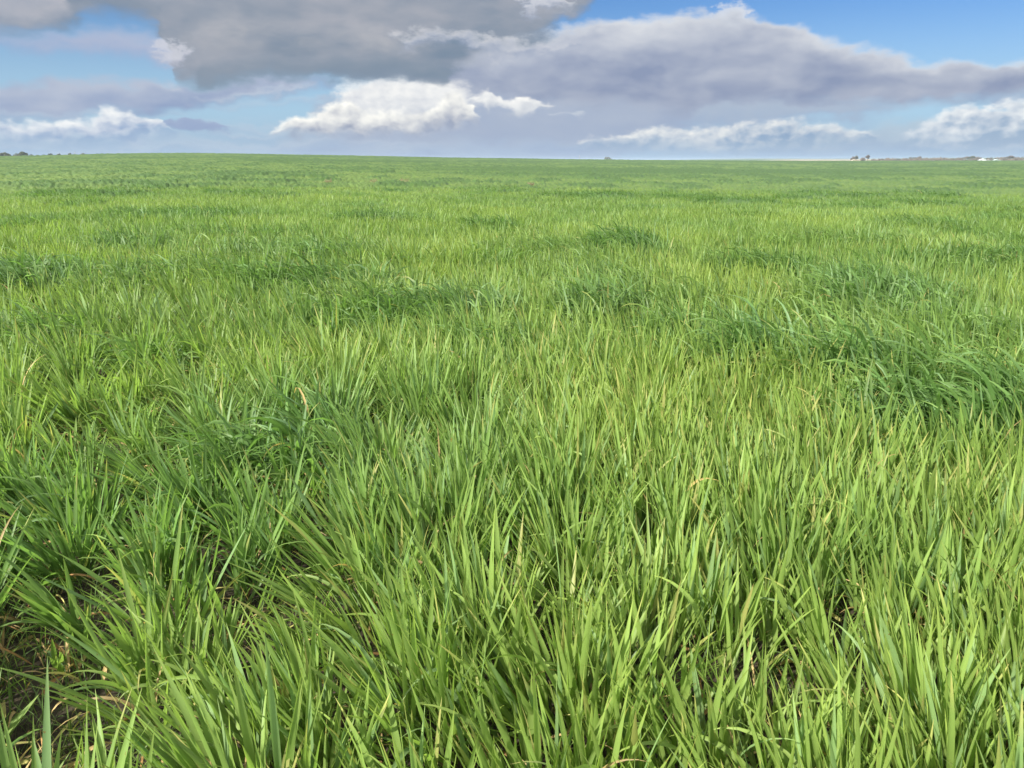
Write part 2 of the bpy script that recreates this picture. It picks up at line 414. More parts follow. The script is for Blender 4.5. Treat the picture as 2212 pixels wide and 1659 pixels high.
def gz(x, y): return float(ground_z(np.array([x], float), np.array([y], float))[0])

def gp(px, py, h=0.33):
    """where a measured point of the photograph (4032 x 3024) meets the level h above the near field"""
    u, v = (px - 2016) / 3070, -(py - 1512) / 3070
    p = math.radians(PITCH)
    fy, fz = math.cos(p) + v * math.sin(p), -math.sin(p) + v * math.cos(p)
    x = y = 0.0; z = 0.0
    for _ in range(12):
        t = (EYE - h - z) / -fz
        x, y = u * t, fy * t
        z = gz(x, y)
    return x, y

# lush dark patches (where the crop grew tall and arches over): photo x, y, half-width in px, depth factor, strength
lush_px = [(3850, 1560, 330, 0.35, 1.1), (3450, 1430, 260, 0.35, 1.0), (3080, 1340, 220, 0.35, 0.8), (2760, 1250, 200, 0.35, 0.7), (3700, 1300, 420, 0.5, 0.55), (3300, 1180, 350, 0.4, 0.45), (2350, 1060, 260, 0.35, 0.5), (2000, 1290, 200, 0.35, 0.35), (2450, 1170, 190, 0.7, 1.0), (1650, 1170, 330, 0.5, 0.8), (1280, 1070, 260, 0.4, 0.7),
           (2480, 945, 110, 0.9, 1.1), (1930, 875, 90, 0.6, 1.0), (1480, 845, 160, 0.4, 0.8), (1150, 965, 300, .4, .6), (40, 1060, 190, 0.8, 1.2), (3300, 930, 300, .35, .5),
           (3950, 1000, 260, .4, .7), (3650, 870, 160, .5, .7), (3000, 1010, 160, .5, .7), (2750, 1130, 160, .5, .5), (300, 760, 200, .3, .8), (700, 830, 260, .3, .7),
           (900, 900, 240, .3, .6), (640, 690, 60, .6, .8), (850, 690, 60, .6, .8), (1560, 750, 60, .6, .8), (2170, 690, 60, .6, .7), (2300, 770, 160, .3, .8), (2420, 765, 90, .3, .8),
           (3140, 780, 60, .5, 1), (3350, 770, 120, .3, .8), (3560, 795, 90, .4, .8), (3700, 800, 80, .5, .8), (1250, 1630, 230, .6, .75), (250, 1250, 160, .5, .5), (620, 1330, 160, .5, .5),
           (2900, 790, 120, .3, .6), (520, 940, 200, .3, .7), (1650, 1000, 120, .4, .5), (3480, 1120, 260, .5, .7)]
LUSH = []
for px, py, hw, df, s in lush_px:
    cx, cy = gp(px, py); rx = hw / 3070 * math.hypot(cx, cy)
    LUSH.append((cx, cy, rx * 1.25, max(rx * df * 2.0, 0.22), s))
gap_px = [(330, 2760, 95, 2.6, 1.2), (150, 2350, 90, 1.2, 0.9), (1230, 2430, 110, .8, 1.0), (430, 1930, 90, .9, .8), (830, 1900, 90, .8, .8), (1150, 2080, 60, .8, .7), (1330, 1960, 70, .9, .7),
          (250, 1640, 80, .7, .7), (620, 1700, 90, .6, .7), (1750, 2420, 70, .9, .7), (2350, 2560, 90, .8, .8), (2550, 2500, 50, .8, .6), (3350, 2400, 50, .6, .5), (2850, 2830, 90, .7, .6), (560, 1230, 60, .7, .6)]
GAPS = []
for px, py, hw, df, s in gap_px:
    cx, cy = gp(px, py, 0.08); rx = 1.45 * hw / 3070 * math.hypot(cx, cy)
    GAPS.append((cx, cy, rx, rx * df, s))
STRIPS = []                # open furrows: end points on the soil, half-width, strength
for p0, p1, hw, st_ in [((340, 3200), (150, 2330), 0.135, 1.3), ((700, 2000), (250, 1690), 0.055, 0.55), ((1290, 2560), (1010, 2230), 0.085, 0.9), ((1420, 2080), (1230, 1900), 0.07, 0.7),
                        ((960, 1760), (600, 1480), 0.06, 0.45), ((2420, 2640), (2180, 2420), 0.06, 0.8), ((2900, 2880), (2700, 2700), 0.06, 0.7)]:
    STRIPS.append((*gp(*p0, 0.08), *gp(*p1, 0.08), hw, st_))
def dryness(x, y):
    cx, cy = gp(2500, 1600)
    d = np.hypot((x - cx - 0.6) / 1.7, (y - cy - 0.2) / 1.5) + 1.2 * (fbm(x * 1.1 + 9, y * 1.1 + 3, 3) - 0.5)
    return sstep(d, 1.1, 0.3) + 0.3 * sstep(fbm(x * 0.16 + 60, y * 0.10 + 33, 3), 0.58, 0.72) * sstep(np.hypot(x, y), 9, 14)
def field(x, y):
    """lushness 0..1, gap 0..1"""
    r = np.hypot(x, y)
    n = fbm(x * 0.55 + 40, y * 0.38 + 7, 3)
    n2 = fbm(x * 0.10 + 3, y * 0.07 + 9, 3)
    L = (0.6 * sstep(n, 0.60, 0.82) + 0.25 * sstep(n2, 0.52, 0.75)) * sstep(r, 5, 12) + 0.7 * sstep(n, 0.55, 0.70) * sstep(r, 18, 45)
    n3 = fbm(x * 0.035 + 3, y * 0.05 + 29, 4)
    L = L + 0.9 * sstep(n3, 0.53, 0.7) * sstep(r, 30, 70)
    wob = 0.35 * (fbm(x * 1.6, y * 1.6, 3) - 0.5)
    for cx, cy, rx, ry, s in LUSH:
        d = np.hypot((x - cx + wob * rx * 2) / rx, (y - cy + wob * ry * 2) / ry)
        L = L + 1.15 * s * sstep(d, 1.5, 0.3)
    # drill rows, clearest on the left
    s_ = x * 0.77 + y * 0.64 + 0.10 * (fbm(x * 1.2 + 5, y * 1.2, 2) - 0.5) * 2
    ph = (s_ - 0.19) / 0.46
    rowg = np.exp(-(((ph - np.round(ph)) * 0.46) / 0.10) ** 2)
    strength = (0.26 * sstep(x + 0.12 * y, 0.5, -0.9) + 0.12) * (0.35 + 1.1 * sstep(fbm(x * 0.9 + 11, y * 0.9 + 2, 2), 0.35, 0.62))
    Gp = rowg * strength * sstep(r, 16, 6)
    for cx, cy, rx, ry, s in GAPS:
        d = np.hypot((x - cx) / rx, (y - cy) / ry) + wob
        Gp = Gp + s * sstep(d, 1.15, 0.4)
    for x0, y0, x1, y1, hw, s in STRIPS:
        dx, dy = x1 - x0, y1 - y0
        t = np.clip(((x - x0) * dx + (y - y0) * dy) / (dx * dx + dy * dy), 0, 1)
        d = np.hypot(x - x0 - t * dx, y - y0 - t * dy) / hw + wob * 1.2
        Gp = Gp + s * sstep(d, 1.5, 0.7)
    Gp = Gp + 0.6 * sstep(fbm(x * 2.3 + 70, y * 2.3 + 5, 2), 0.70, 0.85)
    return np.clip(L, 0, 1.15), np.clip(Gp, 0, 1)

# ------------------------------------------------------------------ ground
m_ground, gg = mat('soil_and_pasture')
tcg = gg.n('ShaderNodeTexCoord'); geo = gg.n('ShaderNodeNewGeometry')
pos = geo.outputs['Position']
n1 = gg.noise(pos, 9.0, 6, 0.65).outputs['Fac']; n2 = gg.noise(pos, 55.0, 3, 0.6).outputs['Fac']
soil = gg.mix(gg.ss(n1, 0.35, 0.7), (0.022, 0.018, 0.011), (0.058, 0.046, 0.030))
soil = gg.mix(gg.m('MULTIPLY', gg.ss(n2, 0.55, 0.7), 0.5), soil, (0.10, 0.08, 0.052))
vl = gg.n('ShaderNodeVectorMath', operation='LENGTH'); gg.put(vl.inputs[0], pos); rad = vl.outputs['Value']
n3 = gg.noise(gg.vmul(pos, (0.0012, 0.0009, 0)), 1.0, 3, 0.5).outputs['Fac']
fields = gg.n('ShaderNodeTexVoronoi', feature='F1'); gg.put(fields.inputs['Vector'], gg.vmul(pos, (0.0011, 0.0006, 0))); fields.inputs['Scale'].default_value = 1.0
fc = gg.n('ShaderNodeValToRGB'); gg.nt.links.new(fields.outputs['Color'], fc.inputs[0])
fc.color_ramp.interpolation = 'CONSTANT'
els = fc.color_ramp.elements
els[0].position = 0.0; els[0].color = (0.09, 0.13, 0.045, 1)
els[1].position = 0.45; els[1].color = (0.065, 0.11, 0.035, 1)
for p_, c_ in ((0.6, (0.16, 0.14, 0.08, 1)), (0.75, (0.05, 0.085, 0.04, 1))):
    e_ = els.new(p_); e_.color = c_
land = gg.mix(gg.m('MULTIPLY', n3, 0.4), fc.outputs[0], (0.05, 0.07, 0.04))
# the pale stubble paddock beyond the crest on the right
spx = gg.n('ShaderNodeSeparateXYZ'); gg.nt.links.new(pos, spx.inputs[0])
azg = gg.m('MULTIPLY', gg.m('ARCTAN2', spx.outputs[0], spx.outputs[1]), 180 / math.pi)
nb = gg.m('MULTIPLY', gg.m('SUBTRACT', n3, 0.5), 6.0)
pad = gg.m('MULTIPLY', gg.m('MULTIPLY', gg.ss(gg.m('ADD', azg, nb), 16.5, 19.5), gg.ss(azg, 27.2, 26.0)), gg.m('MULTIPLY', gg.ss(rad, 650, 700), gg.ss(rad, 2300, 2000)))
land = gg.mix(pad, land, (0.31, 0.25, 0.155))
gc = gg.mix(gg.ss(rad, 9.0, 26.0), soil, (0.05, 0.085, 0.022))
gc = gg.mix(gg.ss(rad, 430, 520), gc, land)
bp = gg.n('ShaderNodeBump'); bp.inputs['Strength'].default_value = 0.7; bp.inputs['Distance'].default_value = 0.02
gg.nt.links.new(n1, bp.inputs['Height'])
p = gg.n('ShaderNodeBsdfPrincipled'); gg.put(p.inputs['Base Color'], gc); p.inputs['Roughness'].default_value = 0.85
p.inputs['Specular IOR Level'].default_value = 0.25
gg.nt.links.new(bp.outputs[0], p.inputs['Normal'])
finish(gg, p.outputs[0])
def polar(radii, azs):
    R_, A_ = np.meshgrid(radii, np.radians(azs), indexing='ij')
    x, y = R_ * np.sin(A_), R_ * np.cos(A_)
    nr, na = len(radii), len(azs)
    i, j = np.meshgrid(np.arange(nr - 1), np.arange(na - 1), indexing='ij')
    a = (i * na + j).ravel()
    return x.ravel(), y.ravel(), np.stack([a, a + na, a + na + 1, a + 1], 1)[:, ::-1]
radii = np.concatenate([[0.02], np.geomspace(0.25, 14000, 320)])
azs = np.unique(np.concatenate([np.linspace(-180, 180, 181), np.arange(-46, 46.01, 0.3)]))
x, y, f = polar(radii, azs)
ground = mesh_obj('ground', np.stack([x, y, ground_z(x, y)], 1), f, m_ground)
tag(ground, kind='structure')

# ------------------------------------------------------------------ crop
M_leaf = leaf_mat('wheat_leaf', specks=True)
M_leaf_far = leaf_mat('wheat_leaf_far', specks=False)
def blades(x, y, z, phi, th, kap, L, w, tw, c0, c1, c2, nseg, fold, kp=1.7, hook=None):
    """ribbons: base (x,y,z), heading phi, starting tilt th, total bend kap, length L, width w, twist tw;
    colours at the base, the middle and the tip. fold = True gives a keeled blade, three points across."""
    n = len(x); S = np.linspace(0, 1, nseg + 1)
    s = S[None, :]
    tilt = th[:, None] + kap[:, None] * s ** kp
    ds = L[:, None] / nseg
    mid = (tilt[:, 1:] + tilt[:, :-1]) / 2
    hx = np.concatenate([np.zeros((n, 1)), np.cumsum(np.sin(mid) * ds, 1)], 1)
    hz_ = np.concatenate([np.zeros((n, 1)), np.cumsum(np.cos(mid) * ds, 1)], 1)
    cp, sp = np.cos(phi)[:, None], np.sin(phi)[:, None]
    cx, cy, cz = x[:, None] + hx * cp, y[:, None] + hx * sp, z[:, None] + hz_
    # side = horizontal normal of the bend plane, turned about the tangent by the twist
    a = tw[:, None] * (0.35 + 0.65 * s) + 0
    nx, ny, nz_ = -np.cos(tilt) * cp, -np.cos(tilt) * sp, np.sin(tilt)
    ux, uy = -sp, cp
    sxx = ux * np.cos(a) + nx * np.sin(a); syy = uy * np.cos(a) + ny * np.sin(a); szz = nz_ * np.sin(a)
    prof = np.interp(S, [0, 0.12, 0.32, 0.55, 0.8, 1.0], [0.62, 0.9, 1.0, 0.80, 0.40, 0.02])
    hw = w[:, None] * 0.5 * prof[None, :]
    if fold:
        kx = -ux * np.sin(a) + nx * np.cos(a); ky = -uy * np.sin(a) + ny * np.cos(a); kz = nz_ * np.cos(a)
        d = hw * 0.35
        P = np.stack([np.stack([cx - sxx * hw + kx * d, cy - syy * hw + ky * d, cz - szz * hw + kz * d], -1),
                      np.stack([cx, cy, cz], -1),
                      np.stack([cx + sxx * hw + kx * d, cy + syy * hw + ky * d, cz + szz * hw + kz * d], -1)], 2)
        na = 3
    else:
        P = np.stack([np.stack([cx - sxx * hw, cy - syy * hw, cz - szz * hw], -1), np.stack([cx + sxx * hw, cy + syy * hw, cz + szz * hw], -1)], 2)
        na = 2
    V = P.reshape(-1, 3)
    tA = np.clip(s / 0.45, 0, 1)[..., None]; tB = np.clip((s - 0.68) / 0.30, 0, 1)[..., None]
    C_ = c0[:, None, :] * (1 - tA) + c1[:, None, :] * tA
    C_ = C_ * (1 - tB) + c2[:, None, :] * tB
    C_ = np.repeat(C_[:, :, None, :], na, 2)
    if fold: C_[:, :, 1, :] *= 1.10
    rows = nseg + 1
    b = (np.arange(n) * rows * na)[:, None, None]
    i = (np.arange(nseg) * na)[None, :, None]; j = np.arange(na - 1)[None, None, :]
    a0 = (b + i + j).reshape(-1)
    F = np.stack([a0, a0 + 1, a0 + na + 1, a0 + na], 1)
    return V.astype(np.float32), F, C_.reshape(-1, 3).astype(np.float32)

YG = np.array([0.222, 0.318, 0.078]); MG = np.array([0.142, 0.246, 0.067]); BG = np.array([0.070, 0.146, 0.042]); GL = np.array([0.19, 0.31, 0.16])
YEL = np.array([0.47, 0.43, 0.15]); STR = np.array([0.52, 0.38, 0.17]); BRN = np.array([0.26, 0.15, 0.06])
def scatter(r0, r1, dens, azm, seed):
    """random points in a sector, density dens per square metre"""
    rg = np.random.default_rng(seed)
    area = math.radians(2 * azm) * (r1 ** 2 - r0 ** 2) / 2
    n = int(area * dens)
    r = np.sqrt(rg.uniform(r0 ** 2, r1 ** 2, n)); a = np.radians(rg.uniform(-azm, azm, n))
    return r * np.sin(a), r * np.cos(a), rg
def crop_band(r0, r1, tillers, azm, seed, nseg, fold, wk, leaves, back=False, lk=1.0, yk=1.0):
    x, y, rg = scatter(r0, r1, tillers, azm, seed)
    if back: x, y = np.concatenate([x, rg.uniform(-3, 3, 900)]), np.concatenate([y, rg.uniform(-1.6, 0.2, 900)])
    if r0 < 0.4:
        k = np.hypot(x, y) > 0.35; x, y = x[k], y[k]
    Lu, Ga = field(x, y)
    k = rg.random(len(x)) > Ga * 0.97
    # keep the air right round the lens clear
    x, y, Lu, Ga = x[k], y[k], Lu[k], Ga[k]
    # tussocks: tillers gather round the plants' centres and lean outwards from them
    ts = 0.38
    ix, iy = np.floor(x / ts).astype(int), np.floor(y / ts).astype(int)
    best = np.full(len(x), 9.0); bcx, bcy = x.copy(), y.copy()
    for di in (-1, 0, 1):
        for dj in (-1, 0, 1):
            a_, b_ = ix + di, iy + dj
            cx = (a_ + 0.15 + 0.7 * _LAT[(a_ * 7 + b_ * 3) & 255, (b_ * 5 + 11) & 255]) * ts
            cy = (b_ + 0.15 + 0.7 * _LAT[(a_ * 3 + 91) & 255, (b_ * 9 + a_ * 5) & 255]) * ts
            d = np.hypot(x - cx, y - cy); q = d < best
            best = np.where(q, d, best); bcx = np.where(q, cx, bcx); bcy = np.where(q, cy, bcy)
    r = np.hypot(x, y)
    tus = (0.36 + 0.55 * sstep(x + 0.1 * y, 0.8, -1.0)) * sstep(r, 26, 9)
    ox, oy = x - bcx, y - bcy
    x, y = x - 0.5 * tus * ox, y - 0.5 * tus * oy
    z = ground_z(x, y)
    left = sstep(x + 0.1 * y, 0.8, -1.0) * sstep(r, 14, 5)
    n = len(x)
    # each tiller leans with the wind, to the left, and a little at random
    lean = 0.12 + 0.17 * left + 0.10 * Lu + rg.normal(0, 0.13, n) * (1 + 0.8 * sstep(r, 7, 20)) + 0.10 * sstep(r, 8, 30)
    wind = math.pi - 0.15 + rg.normal(0, 0.5, n) + 2.4 * (fbm(x * 0.9, y * 0.9, 2) - 0.5) * 2
    lx, ly = lean * np.cos(wind), lean * np.sin(wind)
    lx = lx + tus * 2.7 * ox; ly = ly + tus * 2.7 * oy
    # plants beside a gap fall into it
    e = 0.06
    gx = (field(x + e, y)[1] - field(x - e, y)[1]); gy = (field(x, y + e)[1] - field(x, y - e)[1])
    if r1 < 20:
        lx = lx + np.clip(gx, -0.6, 0.6) * 0.8; ly = ly + np.clip(gy, -0.6, 0.6) * 0.8
    hgt = (0.80 + 0.31 * Lu) * (0.86 + 0.28 * fbm(x * 1.7 + 20, y * 1.7, 3)) * rg.normal(1, 0.09, n) * (1 - 0.35 * Ga) * (1 + 0.25 * tus * (1 - best / 0.14).clip(-1, 1))
    out = []
    for k in range(leaves):
        top = k / max(1, leaves - 1)                      # 0 lowest leaf, 1 the youngest, most upright
        bx, by = x + rg.normal(0, 0.008, n), y + rg.normal(0, 0.008, n)
        sh = (0.02 + 0.15 * top) * hgt                    # where on the stem the leaf leaves it
        dirx = lx * 1.0; diry = ly * 1.0
        zz = z + sh; bx = bx + dirx * sh; by = by + diry * sh
        spread = (0.42 - 0.30 * top + 0.16 * sstep(r, 8, 22)) * rg.uniform(0.4, 1.5, n)
        ph = rg.uniform(0, 2 * math.pi, n)
        tx, ty = lx + spread * np.cos(ph), ly + spread * np.sin(ph)
        phi = np.arctan2(ty, tx); th = np.arctan(np.hypot(tx, ty))
        L = (0.20 + 0.13 * rg.random(n) + 0.04 * top) * hgt * 1.10 * lk
        droop = (rg.random(n) < (0.09 + 0.72 * np.clip(Lu, 0, 1) + 0.12 * left)) & ((top < 0.95) | (Lu > 0.3) | (leaves == 1))
        kap = rg.uniform(-0.02, 0.30, n) + droop * rg.uniform(0.8, 2.3, n) + 0.25 * rg.random(n) * sstep(r, 5, 20)
        L = L * np.where(droop, 1.22, 1.0)
        # arching leaves are blown over the same way as their neighbours
        phi = np.where(droop, wind + rg.normal(0, 0.65, n), phi)
        w = (0.0160 + 0.0100 * rg.random(n)) * (0.9 + 0.25 * Lu) * wk * (0.85 if top == 0 else 1)
        tw = rg.normal(0, 0.8, n) + np.where(rg.random(n) < 0.3, 1.2, 0)
        u = rg.random(n)[:, None]
        sp_ = fbm(x * 0.8 + 50, y * 0.8 + 20, 3)[:, None]
        dry = dryness(x, y)[:, None]
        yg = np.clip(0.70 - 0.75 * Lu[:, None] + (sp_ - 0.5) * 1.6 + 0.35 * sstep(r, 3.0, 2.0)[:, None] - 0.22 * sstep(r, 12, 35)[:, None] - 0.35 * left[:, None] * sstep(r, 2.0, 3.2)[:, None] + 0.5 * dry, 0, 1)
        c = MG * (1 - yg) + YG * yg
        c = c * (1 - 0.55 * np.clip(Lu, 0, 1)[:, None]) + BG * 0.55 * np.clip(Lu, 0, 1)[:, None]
        gl = (rg.random(n) < 0.12)[:, None]
        c = np.where(gl, 0.5 * c + 0.5 * GL, c) * (0.78 + 0.44 * u) * (1 + 0.12 * (droop & (Lu > 0.3)))[:, None]
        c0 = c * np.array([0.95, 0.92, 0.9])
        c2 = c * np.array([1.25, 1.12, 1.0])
        q = rg.random(n)
        py_ = (0.035 + 0.09 * (1 - np.clip(Lu, 0, 1)) * (1.5 - top)) * yk * (1 + 1.5 * dry[:, 0])
        yt = (q < py_)[:, None]; c2 = np.where(yt, YEL * (0.7 + 0.5 * u), c2)
        ya = (q < py_ * 0.22)[:, None]; c = np.where(ya, 0.35 * c + 0.65 * YEL * 0.8, c)
        dead = (rg.random(n) < yk * (0.16 if top < 0.3 else 0.006) * (1 - 0.5 * np.clip(Lu, 0, 1)))[:, None]
        sc = STR * (0.55 + 0.6 * u)
        c0, c, c2 = [np.where(dead, sc, q_) for q_ in (c0, c, c2)]
        kap = np.where(dead[:, 0], kap + rg.uniform(0.6, 1.8, n), kap)
        w = np.where(dead[:, 0], w * 0.6, w)
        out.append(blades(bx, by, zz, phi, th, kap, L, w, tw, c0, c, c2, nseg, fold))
    return out
def join(parts):
    V, F, C_ = [], [], []; o = 0
    for v, f_, c in parts:
        V.append(v); F.append(f_ + o); C_.append(c); o += len(v)
    return np.concatenate(V), np.concatenate(F), np.concatenate(C_)

near = crop_band(0.0, 2.8, 500, 62, 1, 9, True, 0.86, 4, back=True)
near += crop_band(2.8, 6.0, 420, 48, 2, 7, True, 0.88, 4)
mid_ = crop_band(6.0, 14.0, 370, 44, 3, 5, False, 0.86, 3, lk=0.86, yk=0.6)
far = crop_band(14.0, 32.0, 340, 43, 4, 3, False, 0.92, 2, lk=0.78, yk=0.25)
far += crop_band(32.0, 80.0, 165, 42, 5, 2, False, 1.25, 1, lk=0.66, yk=0.1)
far += crop_band(80.0, 200.0, 22, 42, 6, 2, False, 2.6, 1, lk=0.75, yk=0.0)
far += crop_band(200.0, 440.0, 3, 42, 7, 2, False, 8, 1, lk=0.85, yk=0.0)
# the closed top of the crop, seen at a shallow angle: leaf cover under the standing tips
def canopy(radii, azs):
    x, y, f_ = polar(radii, azs)
    r = np.hypot(x, y); Lu, Ga = field(x, y)
    R = crest_R(np.degrees(np.arctan2(x, y)))
    h = 0.20 + 0.10 * sstep(r, 13, 40) + 0.09 * Lu + 0.10 * (fbm(x * 1.7 + 20, y * 1.7, 3) - 0.5) + 0.16 * (np.random.default_rng(9).random(len(x)) - 0.5) * sstep(r, 10, 30)
    h = h * sstep(r, 11, 22) - 0.05 * (r < 11.5) - 3.0 * sstep(r / R, 1.03, 1.12)
    sp_ = fbm(x * 0.8 + 50, y * 0.8 + 20, 3)[:, None]
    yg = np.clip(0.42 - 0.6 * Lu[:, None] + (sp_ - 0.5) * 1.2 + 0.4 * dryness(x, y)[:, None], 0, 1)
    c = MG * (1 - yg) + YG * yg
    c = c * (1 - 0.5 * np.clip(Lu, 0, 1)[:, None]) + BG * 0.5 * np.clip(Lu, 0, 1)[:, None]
    c = c * (0.98 + 0.14 * np.random.default_rng(3).random(len(x))[:, None])
    return np.stack([x, y, ground_z(x, y) + h], 1), f_, c
can = canopy(np.geomspace(11, 480, 420), np.arange(-48, 48.01, 0.11))
V, F, C_ = join(near)
crop = mesh_obj('wheat_crop', V, F, M_leaf, cols=C_)
tag(crop, 'near stand of young green wheat with long pointed leaves leaning left', 'wheat crop', kind='stuff')
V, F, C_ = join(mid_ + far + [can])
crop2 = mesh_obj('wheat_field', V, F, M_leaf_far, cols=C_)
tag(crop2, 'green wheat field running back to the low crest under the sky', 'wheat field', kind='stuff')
del V, F, C_, near, mid_, far, can

# ------------------------------------------------------------------ air
m_haze = bpy.data.materials.new('air'); m_haze.use_nodes = True; m_haze.node_tree.nodes.clear()
gh = G(m_haze.node_tree)
pv = gh.n('ShaderNodeVolumePrincipled')
pv.inputs['Color'].default_value = (0.50, 0.64, 0.80, 1); pv.inputs['Density'].default_value = 0.00026; pv.inputs['Anisotropy'].default_value = 0.0
oh = gh.n('ShaderNodeOutputMaterial'); m_haze.node_tree.links.new(pv.outputs[0], oh.inputs['Volume'])
B_ = 14500; zb, zt = -9.0, 11.0
hv = [(sx_ * B_, sy_ * B_, z_) for z_ in (zb, zt) for sx_, sy_ in ((-1, -1), (1, -1), (1, 1), (-1, 1))]
haze = mesh_obj('haze', hv, [(3, 2, 1, 0), (4, 5, 6, 7), (0, 1, 5, 4), (1, 2, 6, 5), (2, 3, 7, 6), (3, 0, 4, 7)], m_haze, smooth=False)
tag(haze, 'thin pale air over the field and the far land', 'haze', kind='stuff')
# ------------------------------------------------------------------ floor of the stand: thin shoots and fallen dry leaves
def undergrowth():
    x, y, rg = scatter(0.35, 6.0, 2600, 48, 21)
    Lu, Ga = field(x, y)
    k = rg.random(len(x)) < (0.28 + 0.62 * Ga * (1 - 0.6 * Ga ** 3)); x, y, Ga = x[k], y[k], Ga[k]; n = len(x)
    u = rg.random(n)[:, None]
    c = (MG * 0.9 * (1 - u) + YG * u) * rg.uniform(0.6, 1.05, n)[:, None]
    phi = rg.uniform(0, 2 * math.pi, n)
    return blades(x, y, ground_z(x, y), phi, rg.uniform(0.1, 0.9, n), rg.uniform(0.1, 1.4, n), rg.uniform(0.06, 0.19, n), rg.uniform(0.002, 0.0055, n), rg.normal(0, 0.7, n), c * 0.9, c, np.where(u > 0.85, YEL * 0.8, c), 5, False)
V, F, C_ = undergrowth()
o = mesh_obj('ground_cover', V, F, M_leaf, cols=C_)
tag(o, 'thin short shoots in the gaps between the wheat tussocks', 'undergrowth', kind='stuff')
def litter():
    x, y, rg = scatter(0.35, 5.5, 280, 48, 22)
    Lu, Ga = field(x, y)
    k = rg.random(len(x)) < (0.10 + 0.95 * Ga); x, y = x[k], y[k]; n = len(x)
    u = rg.random(n)[:, None]
    c = np.where(u < 0.7, STR * (0.45 + 0.9 * u), YEL * (0.5 + 0.5 * u))
    c = np.where(rg.random(n)[:, None] < 0.25, BRN * (0.6 + u), c)
    z = ground_z(x, y) + rg.uniform(0.0, 0.05, n)
    return blades(x, y, z, rg.uniform(0, 2 * math.pi, n), rg.uniform(0.5, 1.45, n), rg.uniform(0.2, 2.4, n), rg.uniform(0.06, 0.21, n), rg.uniform(0.005, 0.014, n), rg.normal(0, 1.6, n), c * 0.9, c, c * 1.05, 7, True)
V, F, C_ = litter()
M_dry = leaf_mat('dry_leaf', transl=0.2, specks=True, rough=0.7, spec=0.2)
o = mesh_obj('dry_leaves', V, F, M_dry, cols=C_)
tag(o, 'curled straw-coloured dead leaves lying in the gaps', 'dry leaves', kind='stuff')
# ------------------------------------------------------------------ far things: trees, bush, masts, sheds, weeds
M_bark = simple_mat('grey_bark', (0.17, 0.14, 0.115), 0.9, 0.3, 6.0)
M_fol = leaf_mat('dull_eucalypt_foliage', transl=0.25, rough=0.75, spec=0.15)
M_white = simple_mat('pale_painted_steel', (0.55, 0.57, 0.57), 0.4, 0.06, 0.5)
M_cream = simple_mat('cream_wall', (0.42, 0.37, 0.27), 0.8, 0.08, 1.0)
M_dark = simple_mat('dark_opening', (0.05, 0.05, 0.05), 0.8, 0.1, 1.0)
M_roof = simple_mat('grey_green_roof', (0.42, 0.50, 0.50), 0.5, 0.08, 0.6)
M_steel = simple_mat('galvanised_steel', (0.33, 0.34, 0.36), 0.5, 0.1, 2.0, 0.6)

def tube(path, rads, seg=7):
    V, F = [], []
    path = [Vector(p_) for p_ in path]
    for i, (p_, r_) in enumerate(zip(path, rads)):
        d = (path[min(i + 1, len(path) - 1)] - path[max(i - 1, 0)]).normalized()
        a = d.orthogonal().normalized(); b = d.cross(a)
        for k in range(seg):
            t = 2 * math.pi * k / seg
            V.append(p_ + a * (r_ * math.cos(t)) + b * (r_ * math.sin(t)))
    for i in range(len(path) - 1):
        for k in range(seg):
            F.append((i * seg + k, i * seg + (k + 1) % seg, (i + 1) * seg + (k + 1) % seg, (i + 1) * seg + k))
    return [tuple(v) for v in V], F
def merge(lst):
    V, F = [], []
    for v, f_ in lst:
        o_ = len(V); V += list(v); F += [tuple(i + o_ for i in q) for q in f_]
    return V, F
def box(cx, cy, cz, sx_, sy_, sz_):
    V = [(cx + a * sx_ / 2, cy + b * sy_ / 2, cz + c * sz_ / 2) for c in (-1, 1) for a, b in ((-1, -1), (1, -1), (1, 1), (-1, 1))]
    return V, [(3, 2, 1, 0), (4, 5, 6, 7), (0, 1, 5, 4), (1, 2, 6, 5), (2, 3, 7, 6), (3, 0, 4, 7)]
def crown_mesh(rg, lobes, n, size, col):
    """leaf clumps scattered through several lobes: (cx, cy, cz, rx, ry, rz)"""
    V, C_ = [], []
    vol = np.array([l[3] * l[4] * l[5] for l in lobes]) ** 0.67; vol = vol / vol.sum()
    for l, k in zip(lobes, (vol * n).astype(int) + 4):
        d = rg.normal(size=(k, 3)); d /= np.linalg.norm(d, axis=1)[:, None]
        rr = rg.uniform(0.35, 1.0, k) ** 0.5
        rr *= 0.82 + 0.35 * rg.random(k)
        c = np.array(l[:3]) + d * rr[:, None] * np.array(l[3:])
        a = rg.normal(size=(k, 3)); a /= np.linalg.norm(a, axis=1)[:, None]
        b = np.cross(a, rg.normal(size=(k, 3))); b /= np.linalg.norm(b, axis=1)[:, None]
        s_ = size * rg.uniform(0.5, 1.4, k)[:, None]
        V.append(np.stack([c - a * s_, c - b * s_ * 0.6, c + a * s_, c + b * s_ * 0.6], 1).reshape(-1, 3))
        shade = rg.uniform(0.7, 1.3, k)[:, None] * rg.uniform(0.85, 1.15)
        C_.append(np.repeat(np.array(col)[None] * shade, 4, 0))
    V = np.concatenate(V); C_ = np.concatenate(C_)
    F = np.arange(len(V)).reshape(-1, 4)
    return V, F, C_
OLIVE = (0.115, 0.125, 0.07); GREYG = (0.15, 0.155, 0.11); BROWN = (0.17, 0.14, 0.105); DARKG = (0.07, 0.085, 0.05)
def far_spot(px, dist):
    """ground position at a given distance in the direction of photo column px (4032 wide)"""
    a, _ = azel(px * 2212 / 4032, 345)
    a = math.radians(a)
    x_, y_ = dist * math.sin(a), dist * math.cos(a)
    return x_, y_, gz(x_, y_)
